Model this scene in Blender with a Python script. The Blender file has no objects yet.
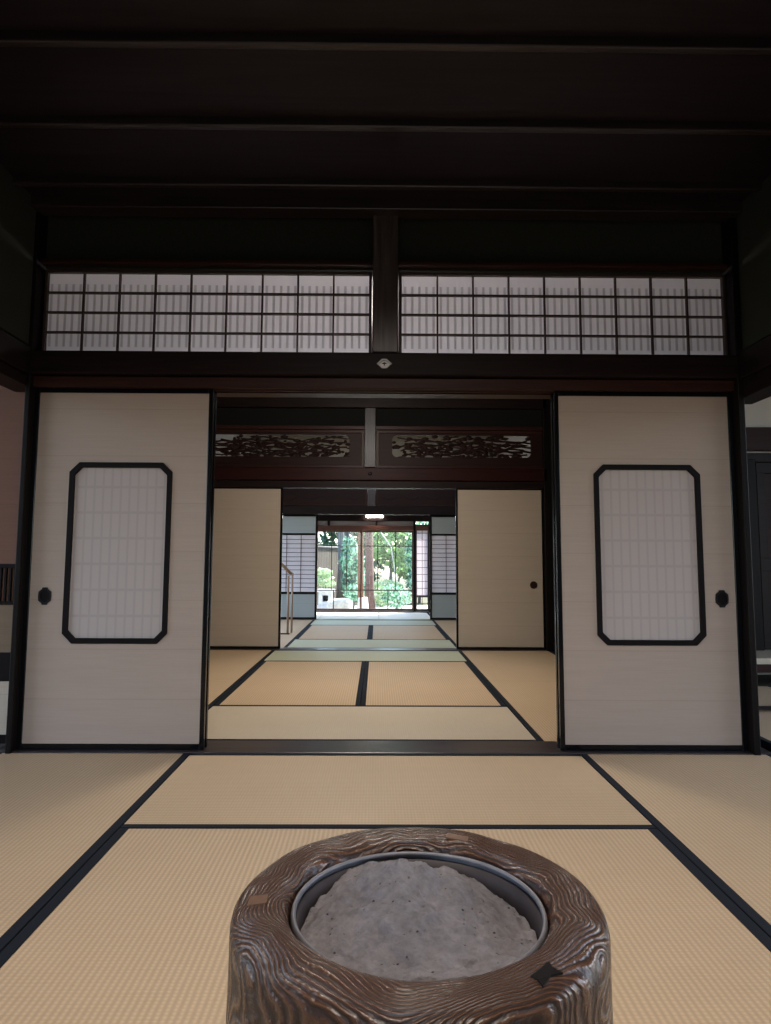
import bpy, bmesh, math, random
from mathutils import Vector, Matrix, noise
random.seed(7)
C = bpy.context.scene.collection
SC = bpy.context.scene

# ------------------------------------------------------------------ camera
H0 = 0.9081
FPX, PIT, YAW, ROL = 677.06, 0.0949, 0.0079, 0.0044
cy, sy, cp, sp, cr, sr = math.cos(YAW), math.sin(YAW), math.cos(PIT), math.sin(PIT), math.cos(ROL), math.sin(ROL)
fwd = Vector((sy*cp, cy*cp, sp)); r0 = Vector((cy, -sy, 0)); u0 = Vector((-sy*sp, -cy*sp, cp))
rgt = cr*r0 + sr*u0; upv = -sr*r0 + cr*u0
cam = bpy.data.cameras.new('camera'); camo = bpy.data.objects.new('camera', cam); C.objects.link(camo)
cam.sensor_fit = 'VERTICAL'; cam.sensor_height = 24.0; cam.lens = FPX/1024*24.0
cam.shift_x = (385.5-382.86)/1024; cam.shift_y = (494.39-512)/1024
cam.clip_start = 0.02; cam.clip_end = 300
m = Matrix((rgt, upv, -fwd)).transposed().to_4x4(); m.translation = Vector((0, 0, H0))
camo.matrix_world = m
SC.camera = camo

# ------------------------------------------------------------------ light
w = bpy.data.worlds.new('world'); SC.world = w; w.use_nodes = True
nt = w.node_tree; nt.nodes.clear()
sky = nt.nodes.new('ShaderNodeTexSky'); sky.sky_type = 'NISHITA'; sky.sun_disc = False
sky.sun_elevation = math.radians(58); sky.sun_rotation = math.radians(40); sky.altitude = 100
sky.air_density = 1.0; sky.dust_density = 2.0
bg = nt.nodes.new('ShaderNodeBackground'); bg.inputs['Strength'].default_value = 1.15
out = nt.nodes.new('ShaderNodeOutputWorld')
nt.links.new(sky.outputs[0], bg.inputs[0]); nt.links.new(bg.outputs[0], out.inputs[0])

sl = bpy.data.lights.new('sun', 'SUN'); sl.energy = 20.0; sl.angle = math.radians(1.0); sl.color = (1, .95, .86)
so = bpy.data.objects.new('sun', sl); C.objects.link(so)
so.rotation_euler = Vector((-0.42, -0.40, -0.82)).to_track_quat('-Z', 'Y').to_euler()

def area(name, loc, direction, sx, sz, power, col=(1, 1, 1), spread=180):
    l = bpy.data.lights.new(name, 'AREA'); l.shape = 'RECTANGLE'; l.size = sx; l.size_y = sz
    l.energy = power; l.color = col; l.spread = math.radians(spread)
    o = bpy.data.objects.new(name, l); C.objects.link(o); o.location = loc
    o.rotation_euler = Vector(direction).to_track_quat('-Z', 'Y').to_euler()
    return o
# area lights for daylight from unseen window openings (behind the camera and in the side rooms)
area('window_daylight_rear', (0.0, -2.55, 1.0), (0, 1, -0.03), 3.2, 1.5, 9.5, (1, .92, .86))
area('window_daylight_left', (-4.3, 1.6, 1.0), (1, 0, -0.05), 2.0, 1.6, 19, (1, .94, .93))
area('window_daylight_right', (4.6, 2.6, 1.0), (-1, 0, -0.05), 2.6, 1.6, 21, (1, .88, .82))
area('side_fill_far', (-3.0, 8.7, 1.0), (1, 0, -0.1), 2.4, 1.5, 8, (.95, 1, .96))  # unseen fill added to light the far room
# unseen fill lights added above the frame to brighten the floors
area('overhead_fill_front', (0.05, 0.75, 2.56), (0, 0, -1), 1.0, 1.0, 39, (1, .90, .80), 160)
area('overhead_fill_far', (-.05, 8.6, 2.8), (0, 0, -1), 1.0, 1.0, 22, (1, .96, .90))
area('overhead_fill_middle', (-.1, 4.9, 2.5), (0, 0, -1), 1.0, 1.0, 26, (1, .92, .84), 150)
pl_ = bpy.data.lights.new('point_fill_middle', 'POINT'); pl_.energy = 62; pl_.color = (1, .92, .84); pl_.shadow_soft_size = .16  # unseen point light added to backlight the paper transoms
po_ = bpy.data.objects.new('point_fill_middle', pl_); C.objects.link(po_); po_.location = (-.1, 4.9, 2.32)

vs = SC.view_settings
vs.view_transform = 'Standard'; vs.look = 'None'; vs.gamma = 1; vs.use_curve_mapping = False; vs.exposure = 0.0
SC.display_settings.display_device = 'sRGB'
SC.cycles.use_denoising = True
SC.cycles.max_bounces = 10; SC.cycles.diffuse_bounces = 6; SC.cycles.transparent_max_bounces = 16
SC.cycles.sample_clamp_indirect = 6
SC.cycles.caustics_reflective = False; SC.cycles.caustics_refractive = False

# ------------------------------------------------------------------ materials
def nodes(name):
    mt = bpy.data.materials.new(name); mt.use_nodes = True
    t = mt.node_tree; b = t.nodes['Principled BSDF']
    return mt, t, b
def N(t, k, **kw):
    n = t.nodes.new(k)
    for a, v in kw.items(): setattr(n, a, v)
    return n
def coords(t, scale=(1, 1, 1), kind='Object', rot=(0, 0, 0)):
    tc = N(t, 'ShaderNodeTexCoord'); mp = N(t, 'ShaderNodeMapping')
    mp.inputs['Scale'].default_value = scale; mp.inputs['Rotation'].default_value = rot
    t.links.new(tc.outputs[kind], mp.inputs['Vector']); return mp.outputs[0]
def ramp(t, fac, stops):
    r = N(t, 'ShaderNodeValToRGB'); e = r.color_ramp.elements
    while len(e) < len(stops): e.new(0.5)
    for i, (p, c) in enumerate(stops):
        e[i].position = p; e[i].color = (c[0], c[1], c[2], 1)
    t.links.new(fac, r.inputs[0]); return r.outputs[0]
def noise_tex(t, vec, scale, detail=4, rough=.55, dist=0):
    n = N(t, 'ShaderNodeTexNoise'); n.inputs['Scale'].default_value = scale; n.inputs['Detail'].default_value = detail
    n.inputs['Roughness'].default_value = rough; n.inputs['Distortion'].default_value = dist
    t.links.new(vec, n.inputs['Vector']); return n.outputs['Fac']
def bump(t, b, h, strength, dist=0.01):
    n = N(t, 'ShaderNodeBump'); n.inputs['Strength'].default_value = strength; n.inputs['Distance'].default_value = dist
    t.links.new(h, n.inputs['Height']); t.links.new(n.outputs[0], b.inputs['Normal'])
def mul(t, a, bb):
    n = N(t, 'ShaderNodeMath', operation='MULTIPLY'); t.links.new(a, n.inputs[0])
    if hasattr(bb, 'links'): t.links.new(bb, n.inputs[1])
    else: n.inputs[1].default_value = bb
    return n.outputs[0]
def add(t, a, bb):
    n = N(t, 'ShaderNodeMath', operation='ADD'); t.links.new(a, n.inputs[0])
    if hasattr(bb, 'links'): t.links.new(bb, n.inputs[1])
    else: n.inputs[1].default_value = bb
    return n.outputs[0]

def wood(name, c1, c2, rough=.35, axis='x', grain=1.0, bs=.15, spec=.5):
    mt, t, b = nodes(name)
    s = {'x': (1.2, 22, 22), 'y': (22, 1.2, 22), 'z': (22, 22, 1.2)}[axis]
    v = coords(t, tuple(q*grain for q in s))
    f = noise_tex(t, v, 2.2, 6, .6, 1.2)
    t.links.new(ramp(t, f, [(.3, c1), (.7, c2)]), b.inputs['Base Color'])
    b.inputs['Roughness'].default_value = rough; b.inputs['Specular IOR Level'].default_value = spec
    bump(t, b, f, bs, .004)
    return mt
def plain(name, c, rough=.5, metal=0, var=.12, scale=30, bs=0.0, spec=None):
    mt, t, b = nodes(name)
    f = noise_tex(t, coords(t), scale, 5)
    t.links.new(ramp(t, f, [(.25, [q*(1-var) for q in c]), (.75, [min(1, q*(1+var)) for q in c])]), b.inputs['Base Color'])
    b.inputs['Roughness'].default_value = rough; b.inputs['Metallic'].default_value = metal
    if rough > .7: b.inputs['Specular IOR Level'].default_value = .2
    if spec is not None: b.inputs['Specular IOR Level'].default_value = spec
    if bs: bump(t, b, f, bs, .004)
    return mt
def tatami_mat_material(name, c, dark=.80):
    # woven rush: ribs run the length of the mat (local Y), stalks lie across it
    mt, t, b = nodes(name)
    v = coords(t)
    wv = N(t, 'ShaderNodeTexWave', wave_type='BANDS', bands_direction='X', wave_profile='SIN')
    wv.inputs['Scale'].default_value = 20.0; wv.inputs['Distortion'].default_value = .4; wv.inputs['Detail'].default_value = 1
    t.links.new(v, wv.inputs['Vector'])
    wy = N(t, 'ShaderNodeTexWave', wave_type='BANDS', bands_direction='Y', wave_profile='SIN')
    wy.inputs['Scale'].default_value = 27.0; wy.inputs['Distortion'].default_value = .8; wy.inputs['Detail'].default_value = 1
    t.links.new(v, wy.inputs['Vector'])
    st = noise_tex(t, coords(t, (3, 160, 1)), 2.5, 3, .6)
    big = noise_tex(t, coords(t, (1, 1, 1)), 2.2, 3, .5)
    weave = add(t, mul(t, wv.outputs['Fac'], .55), mul(t, mul(t, wy.outputs['Fac'], wv.outputs['Fac']), .45))
    f = add(t, mul(t, weave, .45), mul(t, st, .40)); f = add(t, f, mul(t, big, .25))
    t.links.new(ramp(t, f, [(.25, [q*dark for q in c]), (.80, [min(1, q*1.12) for q in c])]), b.inputs['Base Color'])
    b.inputs['Roughness'].default_value = .55; b.inputs['Specular IOR Level'].default_value = .35
    bump(t, b, weave, .35, .003)
    return mt
def paper_mat(name, c, streak=.10, seams=0.0):
    mt, t, b = nodes(name)
    f = noise_tex(t, coords(t, (2.0, 1, 90)), 2.0, 5, .65)
    g = noise_tex(t, coords(t, (.2, 1, 7)), 2.0, 2, .5)
    f = add(t, mul(t, f, .7), mul(t, g, .35))
    col = ramp(t, f, [(.30, [q*(1-streak*1.6) for q in c]), (.70, [min(1, q*(1+streak)) for q in c])])
    # overlapping paper strips: thin horizontal joints
    sx = N(t, 'ShaderNodeSeparateXYZ'); t.links.new(coords(t), sx.inputs[0])
    pp_ = N(t, 'ShaderNodeMath', operation='PINGPONG'); t.links.new(sx.outputs['Z'], pp_.inputs[0]); pp_.inputs[1].default_value = .117
    lt_ = N(t, 'ShaderNodeMath', operation='LESS_THAN'); t.links.new(pp_.outputs[0], lt_.inputs[0]); lt_.inputs[1].default_value = .0018
    mx_ = N(t, 'ShaderNodeMixRGB', blend_type='MULTIPLY'); t.links.new(mul(t, lt_.outputs[0], 1.0), mx_.inputs[0]); t.links.new(col, mx_.inputs[1]); mx_.inputs[2].default_value = (.87, .85, .83, 1)
    col = mx_.outputs[0]
    t.links.new(col, b.inputs['Base Color']); b.inputs['Roughness'].default_value = .62
    b.inputs['Specular IOR Level'].default_value = .3
    bump(t, b, f, .12, .002)
    return mt
def shoji_paper(name, c, vspace, hspace, dark=.86, zr=None, trans=.12):
    # slat shade showing through the sheet, painted as darker lines
    mt, t, b = nodes(name)
    tc = N(t, 'ShaderNodeTexCoord'); sx = N(t, 'ShaderNodeSeparateXYZ'); t.links.new(tc.outputs['Object'], sx.inputs[0])
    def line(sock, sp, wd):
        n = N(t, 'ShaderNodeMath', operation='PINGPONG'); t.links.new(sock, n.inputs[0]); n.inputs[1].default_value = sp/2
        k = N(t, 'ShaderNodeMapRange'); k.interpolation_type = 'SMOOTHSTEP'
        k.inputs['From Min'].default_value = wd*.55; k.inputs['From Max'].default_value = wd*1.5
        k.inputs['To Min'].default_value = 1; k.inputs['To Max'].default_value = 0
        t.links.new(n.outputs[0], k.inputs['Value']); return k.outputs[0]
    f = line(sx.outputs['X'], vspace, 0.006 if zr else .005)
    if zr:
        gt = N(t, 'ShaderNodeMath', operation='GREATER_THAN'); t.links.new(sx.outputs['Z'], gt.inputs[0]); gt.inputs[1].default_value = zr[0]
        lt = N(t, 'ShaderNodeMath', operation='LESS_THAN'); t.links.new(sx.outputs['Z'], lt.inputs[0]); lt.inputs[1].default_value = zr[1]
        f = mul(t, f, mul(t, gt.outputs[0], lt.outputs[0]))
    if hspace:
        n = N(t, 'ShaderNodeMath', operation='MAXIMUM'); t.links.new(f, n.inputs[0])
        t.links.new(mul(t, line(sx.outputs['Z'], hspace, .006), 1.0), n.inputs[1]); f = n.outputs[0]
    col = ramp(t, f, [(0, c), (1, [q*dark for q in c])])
    t.links.new(col, b.inputs['Base Color']); b.inputs['Roughness'].default_value = .7
    b.inputs['Specular IOR Level'].default_value = .2
    tr = N(t, 'ShaderNodeBsdfTranslucent'); t.links.new(col, tr.inputs['Color'])
    mx = N(t, 'ShaderNodeMixShader'); mx.inputs[0].default_value = trans
    t.links.new(b.outputs[0], mx.inputs[1]); t.links.new(tr.outputs[0], mx.inputs[2])
    t.links.new(mx.outputs[0], t.nodes['Material Output'].inputs['Surface'])
    return mt
def leaf_mat(name, c1, c2, trans=.45):
    mt, t, b = nodes(name)
    oi = N(t, 'ShaderNodeNewGeometry')
    col = ramp(t, oi.outputs['Random Per Island'], [(0, c1), (1, c2)])
    t.links.new(col, b.inputs['Base Color']); b.inputs['Roughness'].default_value = .4
    tr = N(t, 'ShaderNodeBsdfTranslucent'); t.links.new(col, tr.inputs['Color'])
    mx = N(t, 'ShaderNodeMixShader'); mx.inputs[0].default_value = trans
    t.links.new(b.outputs[0], mx.inputs[1]); t.links.new(tr.outputs[0], mx.inputs[2])
    t.links.new(mx.outputs[0], t.nodes['Material Output'].inputs['Surface'])
    return mt
def glass_mat():
    mt, t, b = nodes('window_glass')
    tp = N(t, 'ShaderNodeBsdfTransparent'); tp.inputs[0].default_value = (.93, .97, .97, 1)
    gl = N(t, 'ShaderNodeBsdfGlossy'); gl.inputs['Roughness'].default_value = .02
    lw = N(t, 'ShaderNodeLayerWeight'); lw.inputs[0].default_value = .5
    pw = N(t, 'ShaderNodeMath', operation='POWER'); t.links.new(lw.outputs['Facing'], pw.inputs[0]); pw.inputs[1].default_value = 5
    fr = N(t, 'ShaderNodeMath', operation='MULTIPLY_ADD'); t.links.new(pw.outputs[0], fr.inputs[0]); fr.inputs[1].default_value = .9; fr.inputs[2].default_value = .03
    mx = N(t, 'ShaderNodeMixShader')
    t.links.new(fr.outputs[0], mx.inputs[0]); t.links.new(tp.outputs[0], mx.inputs[1]); t.links.new(gl.outputs[0], mx.inputs[2])
    t.links.new(mx.outputs[0], t.nodes['Material Output'].inputs['Surface'])
    return mt

M = {}
M['dark_x'] = wood('dark_wood_x', (.007, .004, .004), (.018, .010, .009), .45, 'x', spec=.12)
M['dark_y'] = wood('dark_wood_y', (.006, .004, .004), (.015, .009, .008), .45, 'y', spec=.12)
M['dark_z'] = wood('dark_wood_z', (.003, .002, .002), (.008, .005, .0045), .5, 'z', spec=.12)
M['post'] = wood('grained_post_wood', (.026, .018, .017), (.095, .072, .068), .3, 'z', 1.0, .3)
M['red_x'] = wood('reddish_wood_x', (.022, .0085, .0065), (.046, .018, .013), .4, 'x', spec=.15)
M['redder_x'] = wood('red_brown_wood_x', (.016, .0045, .0035), (.034, .009, .007), .45, 'x', spec=.12)
M['transom_wood'] = wood('transom_board_wood', (.014, .006, .0045), (.028, .012, .009), .5, 'x', spec=.15)
M['post_sheen'] = wood('sheen_post_wood', (.022, .018, .018), (.05, .044, .045), .35, 'z', 1.0, .3, .25)  # reflected highlight on the post put into a lighter wood colour
M['sill'] = wood('sill_wood', (.022, .016, .016), (.055, .042, .042), .28, 'x')
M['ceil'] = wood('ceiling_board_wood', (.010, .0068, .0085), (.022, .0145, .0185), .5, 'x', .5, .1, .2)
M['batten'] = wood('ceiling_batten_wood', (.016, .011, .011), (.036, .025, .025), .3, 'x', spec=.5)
M['lacquer'] = plain('black_lacquer', (.003, .003, .004), .16, 0, .1, spec=.28)
M['lacquer_soft'] = plain('worn_black_lacquer', (.006, .004, .004), .5, 0, .2, spec=.10)
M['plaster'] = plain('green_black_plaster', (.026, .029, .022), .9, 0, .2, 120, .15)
M['plaster_dim'] = plain('shaded_green_plaster', (.006, .0065, .0055), .9, 0, .2, 120, .15)  # darker copy of the plaster, middle-room shade put into its colour
M['plaster_white'] = plain('white_plaster', (.62, .58, .53), .9, 0, .05, 120, .1)
M['plaster_tan'] = plain('tan_plaster', (.26, .22, .18), .9, 0, .08, 120, .1)
M['tatami'] = tatami_mat_material('tatami_tan', (.535, .378, .228))
M['tatami_grey'] = tatami_mat_material('tatami_beige_sheen', (.55, .45, .325))  # paler copy, sheen of crosswise mats put into the colour
M['tatami_green'] = tatami_mat_material('tatami_green_sheen', (.50, .50, .345))  # greenish copy, grazing sheen on crosswise rush painted as base colour
M['tatami_pale'] = tatami_mat_material('tatami_daylit', (.72, .66, .54))  # bright veranda daylight lightened into the rush colour
M['band'] = plain('tatami_edge_cloth', (.006, .008, .012), .85, 0, .35, 300, .2)
M['fusuma'] = paper_mat('cream_fusuma_paper', (.360, .282, .236), .06)
M['fusuma_tan'] = paper_mat('tan_fusuma_paper', (.44, .36, .28), .05)
M['fusuma_grey'] = paper_mat('grey_fusuma_paper', (.27, .285, .27), .03)
M['orange'] = paper_mat('orange_brown_board', (.150, .066, .040), .10)
M['orange_tan'] = paper_mat('tan_board', (.17, .115, .07), .10)
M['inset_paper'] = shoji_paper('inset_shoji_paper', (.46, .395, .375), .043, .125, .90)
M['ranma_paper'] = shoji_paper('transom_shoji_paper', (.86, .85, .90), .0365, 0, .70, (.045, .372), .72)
M['shoji_paper'] = shoji_paper('shoji_screen_paper', (.74, .70, .72), .5, 0, 1, None, .5)
M['lattice'] = wood('lattice_wood', (.030, .018, .015), (.060, .036, .030), .45, 'x', 2)
M['red_frame'] = wood('red_brown_frame', (.070, .022, .014), (.13, .045, .028), .4, 'z', 2)
M['iron'] = plain('dark_iron', (.012, .011, .011), .4, .6, .2)
M['pull_brown'] = plain('brown_metal', (.035, .016, .010), .35, .5, .2)
M['silver'] = plain('silver_metal', (.20, .19, .185), .35, .7, .12)
M['brass'] = wood('rail_wood', (.20, .12, .07), (.34, .23, .14), .35, 'z', 2)
M['glass'] = glass_mat()
M['stone'] = plain('pale_stone', (.46, .45, .42), .9, 0, .25, 14, .5)
M['stone_light'] = plain('whitish_stone', (.60, .60, .60), .85, 0, .15, 18, .4)
M['fence'] = wood('weathered_board', (.07, .056, .046), (.16, .13, .11), .8, 'z', 1)
M['bark_red'] = wood('red_bark', (.06, .030, .024), (.17, .095, .080), .9, 'z', .8, .6)
M['bark_grey'] = wood('grey_bark', (.08, .075, .072), (.20, .19, .185), .9, 'z', .8, .6)
M['pillar'] = wood('orange_brown_pillar', (.13, .055, .030), (.24, .11, .06), .5, 'z', 1.5)
M['leaf_a'] = leaf_mat('leaf_bright', (.02, .09, .02), (.50, .78, .30))  # leaf glints and dark gaps put into a wide colour range
M['leaf_b'] = leaf_mat('leaf_dark', (.015, .055, .030), (.06, .15, .07))
M['leaf_c'] = leaf_mat('leaf_blue_green', (.02, .09, .06), (.45, .72, .52))  # glints and gaps painted in here too, by the spread of tones
M['leaf_d'] = leaf_mat('leaf_pale', (.30, .42, .22), (.62, .72, .50))
M['gravel'] = plain('garden_gravel', (.52, .50, .45), .95, 0, .35, 60, .6)
M['floor'] = plain('sub_floor_board', (.06, .045, .035), .7, 0, .2)
M['ground_far'] = plain('garden_soil', (.10, .09, .06), .95, 0, .3, 8, .5)
def ash_mat():
    mt, t, b = nodes('grey_ash')
    v = coords(t)
    f = noise_tex(t, v, 55, 8, .7); g = noise_tex(t, v, 9, 4, .6)
    sp_ = N(t, 'ShaderNodeTexVoronoi'); sp_.inputs['Scale'].default_value = 75; t.links.new(v, sp_.inputs['Vector'])
    spots = ramp(t, sp_.outputs['Distance'], [(.10, (.16, .15, .15)), (.22, (1, 1, 1))])
    base = ramp(t, add(t, mul(t, f, .55), mul(t, g, .45)), [(.3, (.11, .100, .104)), (.7, (.30, .277, .284))])
    mx = N(t, 'ShaderNodeMixRGB', blend_type='MULTIPLY'); 
    sel = ramp(t, noise_tex(t, v, 31, 2), [(.50, (0, 0, 0)), (.56, (1, 1, 1))])
    t.links.new(sel, mx.inputs[0]); t.links.new(base, mx.inputs[1]); t.links.new(spots, mx.inputs[2])
    t.links.new(mx.outputs[0], b.inputs['Base Color']); b.inputs['Roughness'].default_value = 1.0
    b.inputs['Specular IOR Level'].default_value = .1
    bump(t, b, f, .9, .010)
    return mt
M['ash'] = ash_mat()
def brazier_mat():
    # wavy raised year rings of a hollowed keyaki log, brown lacquer
    mt, t, b = nodes('brazier_wood')
    v = coords(t)
    wn = N(t, 'ShaderNodeTexNoise'); wn.inputs['Scale'].default_value = 4.2; wn.inputs['Detail'].default_value = 2
    t.links.new(v, wn.inputs['Vector'])
    sub = N(t, 'ShaderNodeVectorMath', operation='SUBTRACT'); t.links.new(wn.outputs['Color'], sub.inputs[0]); sub.inputs[1].default_value = (.5, .5, .5)
    scl = N(t, 'ShaderNodeVectorMath', operation='SCALE'); t.links.new(sub.outputs[0], scl.inputs[0]); scl.inputs['Scale'].default_value = .17
    ad = N(t, 'ShaderNodeVectorMath', operation='ADD'); t.links.new(v, ad.inputs[0]); t.links.new(scl.outputs[0], ad.inputs[1])
    mp = N(t, 'ShaderNodeMapping'); mp.inputs['Scale'].default_value = (1, 1, 1.0); t.links.new(ad.outputs[0], mp.inputs[0])
    wv = N(t, 'ShaderNodeTexWave', wave_type='RINGS', rings_direction='Z', wave_profile='SIN')
    wv.inputs['Scale'].default_value = 40; wv.inputs['Distortion'].default_value = 1.8; wv.inputs['Detail'].default_value = 3
    wv.inputs['Detail Scale'].default_value = 3.0; wv.inputs['Detail Roughness'].default_value = .5
    t.links.new(mp.outputs[0], wv.inputs['Vector'])
    fine = noise_tex(t, coords(t, (1, 1, 1)), 130, 4, .6)
    pat = noise_tex(t, v, 6, 3)
    f = add(t, mul(t, wv.outputs['Fac'], .75), mul(t, fine, .25))
    f2 = add(t, mul(t, f, .75), mul(t, pat, .30))
    t.links.new(ramp(t, f2, [(.15, (.012, .005, .003)), (.5, (.048, .021, .012)), (.9, (.12, .058, .034))]), b.inputs['Base Color'])
    b.inputs['Specular IOR Level'].default_value = .5
    rr = ramp(t, f, [(0, (.5, .5, .5)), (1, (.15, .15, .15))])
    t.links.new(rr, b.inputs['Roughness'])
    bump(t, b, f, .6, .006)
    return mt
M['brazier'] = brazier_mat()
M['copper'] = plain('tarnished_copper', (.17, .165, .18), .5, .3, .25, 25)
M['liner_dark'] = plain('dark_liner', (.035, .026, .026), .6, .2, .3, 25)  # liner wall, darker than the lip
M['inlay_tan'] = plain('tan_inlay', (.115, .058, .032), .4, 0, .15, 60)
M['fixture'] = plain('white_fixture', (.8, .8, .8), .4)
def emit_mat(name, col, s):
    mt, t, b = nodes(name); b.inputs['Base Color'].default_value = (*col, 1)
    b.inputs['Emission Color'].default_value = (*col, 1); b.inputs['Emission Strength'].default_value = s; return mt
M['tube'] = emit_mat('lit_tube', (1, .97, .92), 45)

# ------------------------------------------------------------------ mesh helpers
WORLD = {}
def bmn(): return bmesh.new()
def bx(bm, x0, x1, y0, y1, z0, z1):
    vs_ = [bm.verts.new((x, y, z)) for x in (x0, x1) for y in (y0, y1) for z in (z0, z1)]
    for f in ((0, 1, 3, 2), (4, 6, 7, 5), (0, 4, 5, 1), (2, 3, 7, 6), (0, 2, 6, 4), (1, 5, 7, 3)):
        bm.faces.new([vs_[i] for i in f])
    return bm
def prism(bm, pts, y0, y1):
    """pts in (x, z), extruded along y"""
    a = [bm.verts.new((x, y0, z)) for x, z in pts]; b = [bm.verts.new((x, y1, z)) for x, z in pts]
    bm.faces.new(a); bm.faces.new(b[::-1])
    for i in range(len(pts)):
        j = (i+1) % len(pts); bm.faces.new((a[j], a[i], b[i], b[j]))
def ring_prism(bm, outer, inner, y0, y1):
    n = len(outer)
    V = [[bm.verts.new((x, y, z)) for x, z in p] for p in (outer, inner) for y in (y0, y1)]
    o0, o1, i0, i1 = V
    for k in range(n):
        j = (k+1) % n
        bm.faces.new((o0[k], o0[j], i0[j], i0[k])); bm.faces.new((o1[j], o1[k], i1[k], i1[j]))
        bm.faces.new((o0[j], o0[k], o1[k], o1[j])); bm.faces.new((i0[k], i0[j], i1[j], i1[k]))
def tube(bm, pts, rad, n=8, closed_ends=True):
    pts = [Vector(p) for p in pts]
    rads = rad if isinstance(rad, (list, tuple)) else [rad]*len(pts)
    rings = []
    for i, p in enumerate(pts):
        d = (pts[min(i+1, len(pts)-1)]-pts[max(i-1, 0)]).normalized()
        a = d.cross(Vector((0, 0, 1)) if abs(d.z) < .9 else Vector((0, 1, 0))).normalized(); b = d.cross(a)
        rings.append([bm.verts.new(p+(a*math.cos(2*math.pi*k/n)+b*math.sin(2*math.pi*k/n))*rads[i]) for k in range(n)])
    for A, B in zip(rings, rings[1:]):
        for k in range(n): bm.faces.new((A[k], A[(k+1) % n], B[(k+1) % n], B[k]))
    if closed_ends: bm.faces.new(rings[0][::-1]); bm.faces.new(rings[-1])
def blob(bm, c, r, sub=2, amp=.12, seed=0, f=2.0):
    g = bmesh.ops.create_icosphere(bm, subdivisions=sub, radius=1)
    for v in g['verts']:
        d = v.co.normalized(); k = 1+amp*noise.noise(d*f+Vector((seed*3.7, seed, -seed)))*2
        v.co = Vector((c[0]+d.x*r[0]*k, c[1]+d.y*r[1]*k, c[2]+d.z*r[2]*k))
def lathe(bm, prof, cx, cy_, n=96, close=False):
    R = []
    for r, z in prof:
        R.append([bm.verts.new((cx+r*math.cos(2*math.pi*k/n), cy_+r*math.sin(2*math.pi*k/n), z)) for k in range(n)])
    for A, B in zip(R, R[1:]):
        for k in range(n): bm.faces.new((A[k], A[(k+1) % n], B[(k+1) % n], B[k]))
    if close: bm.faces.new(R[-1]); bm.faces.new(R[0][::-1])
def obj(name, bm, mat, parent=None, bevel=0.0, smooth=False, origin=None):
    """links the bmesh (world coordinates) as one mesh object under parent"""
    off = Vector(WORLD[parent.name]) if parent is not None else Vector(origin or (0, 0, 0))
    bmesh.ops.recalc_face_normals(bm, faces=bm.faces)
    me = bpy.data.meshes.new(name)
    for v in bm.verts: v.co = v.co-off
    bm.to_mesh(me); bm.free()
    if smooth:
        for p in me.polygons: p.use_smooth = True
    me.materials.append(mat if not isinstance(mat, str) else M[mat])
    o = bpy.data.objects.new(name, me); C.objects.link(o)
    if parent is not None: o.parent = parent; WORLD[o.name] = tuple(off)
    else: o.location = off; WORLD[o.name] = tuple(off)
    if bevel:
        b = o.modifiers.new('bevel', 'BEVEL'); b.width = bevel; b.segments = 2; b.limit_method = 'ANGLE'
    return o
def tag(o, label, cat, group=None, kind='thing'):
    o['label'] = label; o['category'] = cat; o['kind'] = kind
    if group: o['group'] = group
    return o
def thing(name, label, cat, loc, group=None):
    o = bpy.data.objects.new(name, None); C.objects.link(o); o.location = loc; o.empty_display_size = .1
    WORLD[o.name] = tuple(loc); return tag(o, label, cat, group)
def struct(name, bm, mat, bevel=0.0, parent=None):
    o = obj(name, bm, mat, parent, bevel); o['kind'] = 'structure'; return o
TRIM = [0]
def trim(x0, x1, y0, y1, z0, z1, mat, bevel=.004):
    TRIM[0] += 1
    return struct('trim_%d' % TRIM[0], bx(bmn(), x0, x1, y0, y1, z0, z1), mat, bevel)
def box(x0, x1, y0, y1, z0, z1): return bx(bmn(), x0, x1, y0, y1, z0, z1)

# ================================================================== STRUCTURE
struct('floor', box(-4.6, 5.0, -2.8, 11.80, -.16, -.056), 'floor')

# ---- front room: upper side walls, ceiling, rear wall with a wide window opening
XL, XR = -1.80, 1.87
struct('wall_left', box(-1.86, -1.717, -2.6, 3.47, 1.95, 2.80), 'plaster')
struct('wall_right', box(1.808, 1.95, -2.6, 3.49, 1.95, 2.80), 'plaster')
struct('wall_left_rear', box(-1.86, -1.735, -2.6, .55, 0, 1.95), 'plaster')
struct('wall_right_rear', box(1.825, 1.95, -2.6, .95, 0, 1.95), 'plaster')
bm = bmn(); bx(bm, -1.86, 1.95, -2.75, -2.62, 1.95, 2.8); bx(bm, -4.6, -1.7, -2.75, -2.62, -.1, 1.95); bx(bm, 1.7, 5, -2.75, -2.62, -.1, 1.95)
struct('wall_rear', bm, 'plaster')
bm = bmn()
bx(bm, -1.86, 1.95, -2.7, 3.42, 2.685, 2.80)
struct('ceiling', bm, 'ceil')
for y in (-2.0, -1.55, -1.1, -.65, -.2, .25, .70, 1.15, 1.60, 2.05, 2.148, 2.590, 3.030):
    if y == 2.05: continue
    trim(-1.72, 1.81, y, y+.032, 2.650, 2.690, 'batten', .006)
trim(-1.72, 1.81, 3.20, 3.30, 2.630, 2.69, 'batten', .005)          # cornice on the front wall

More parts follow.
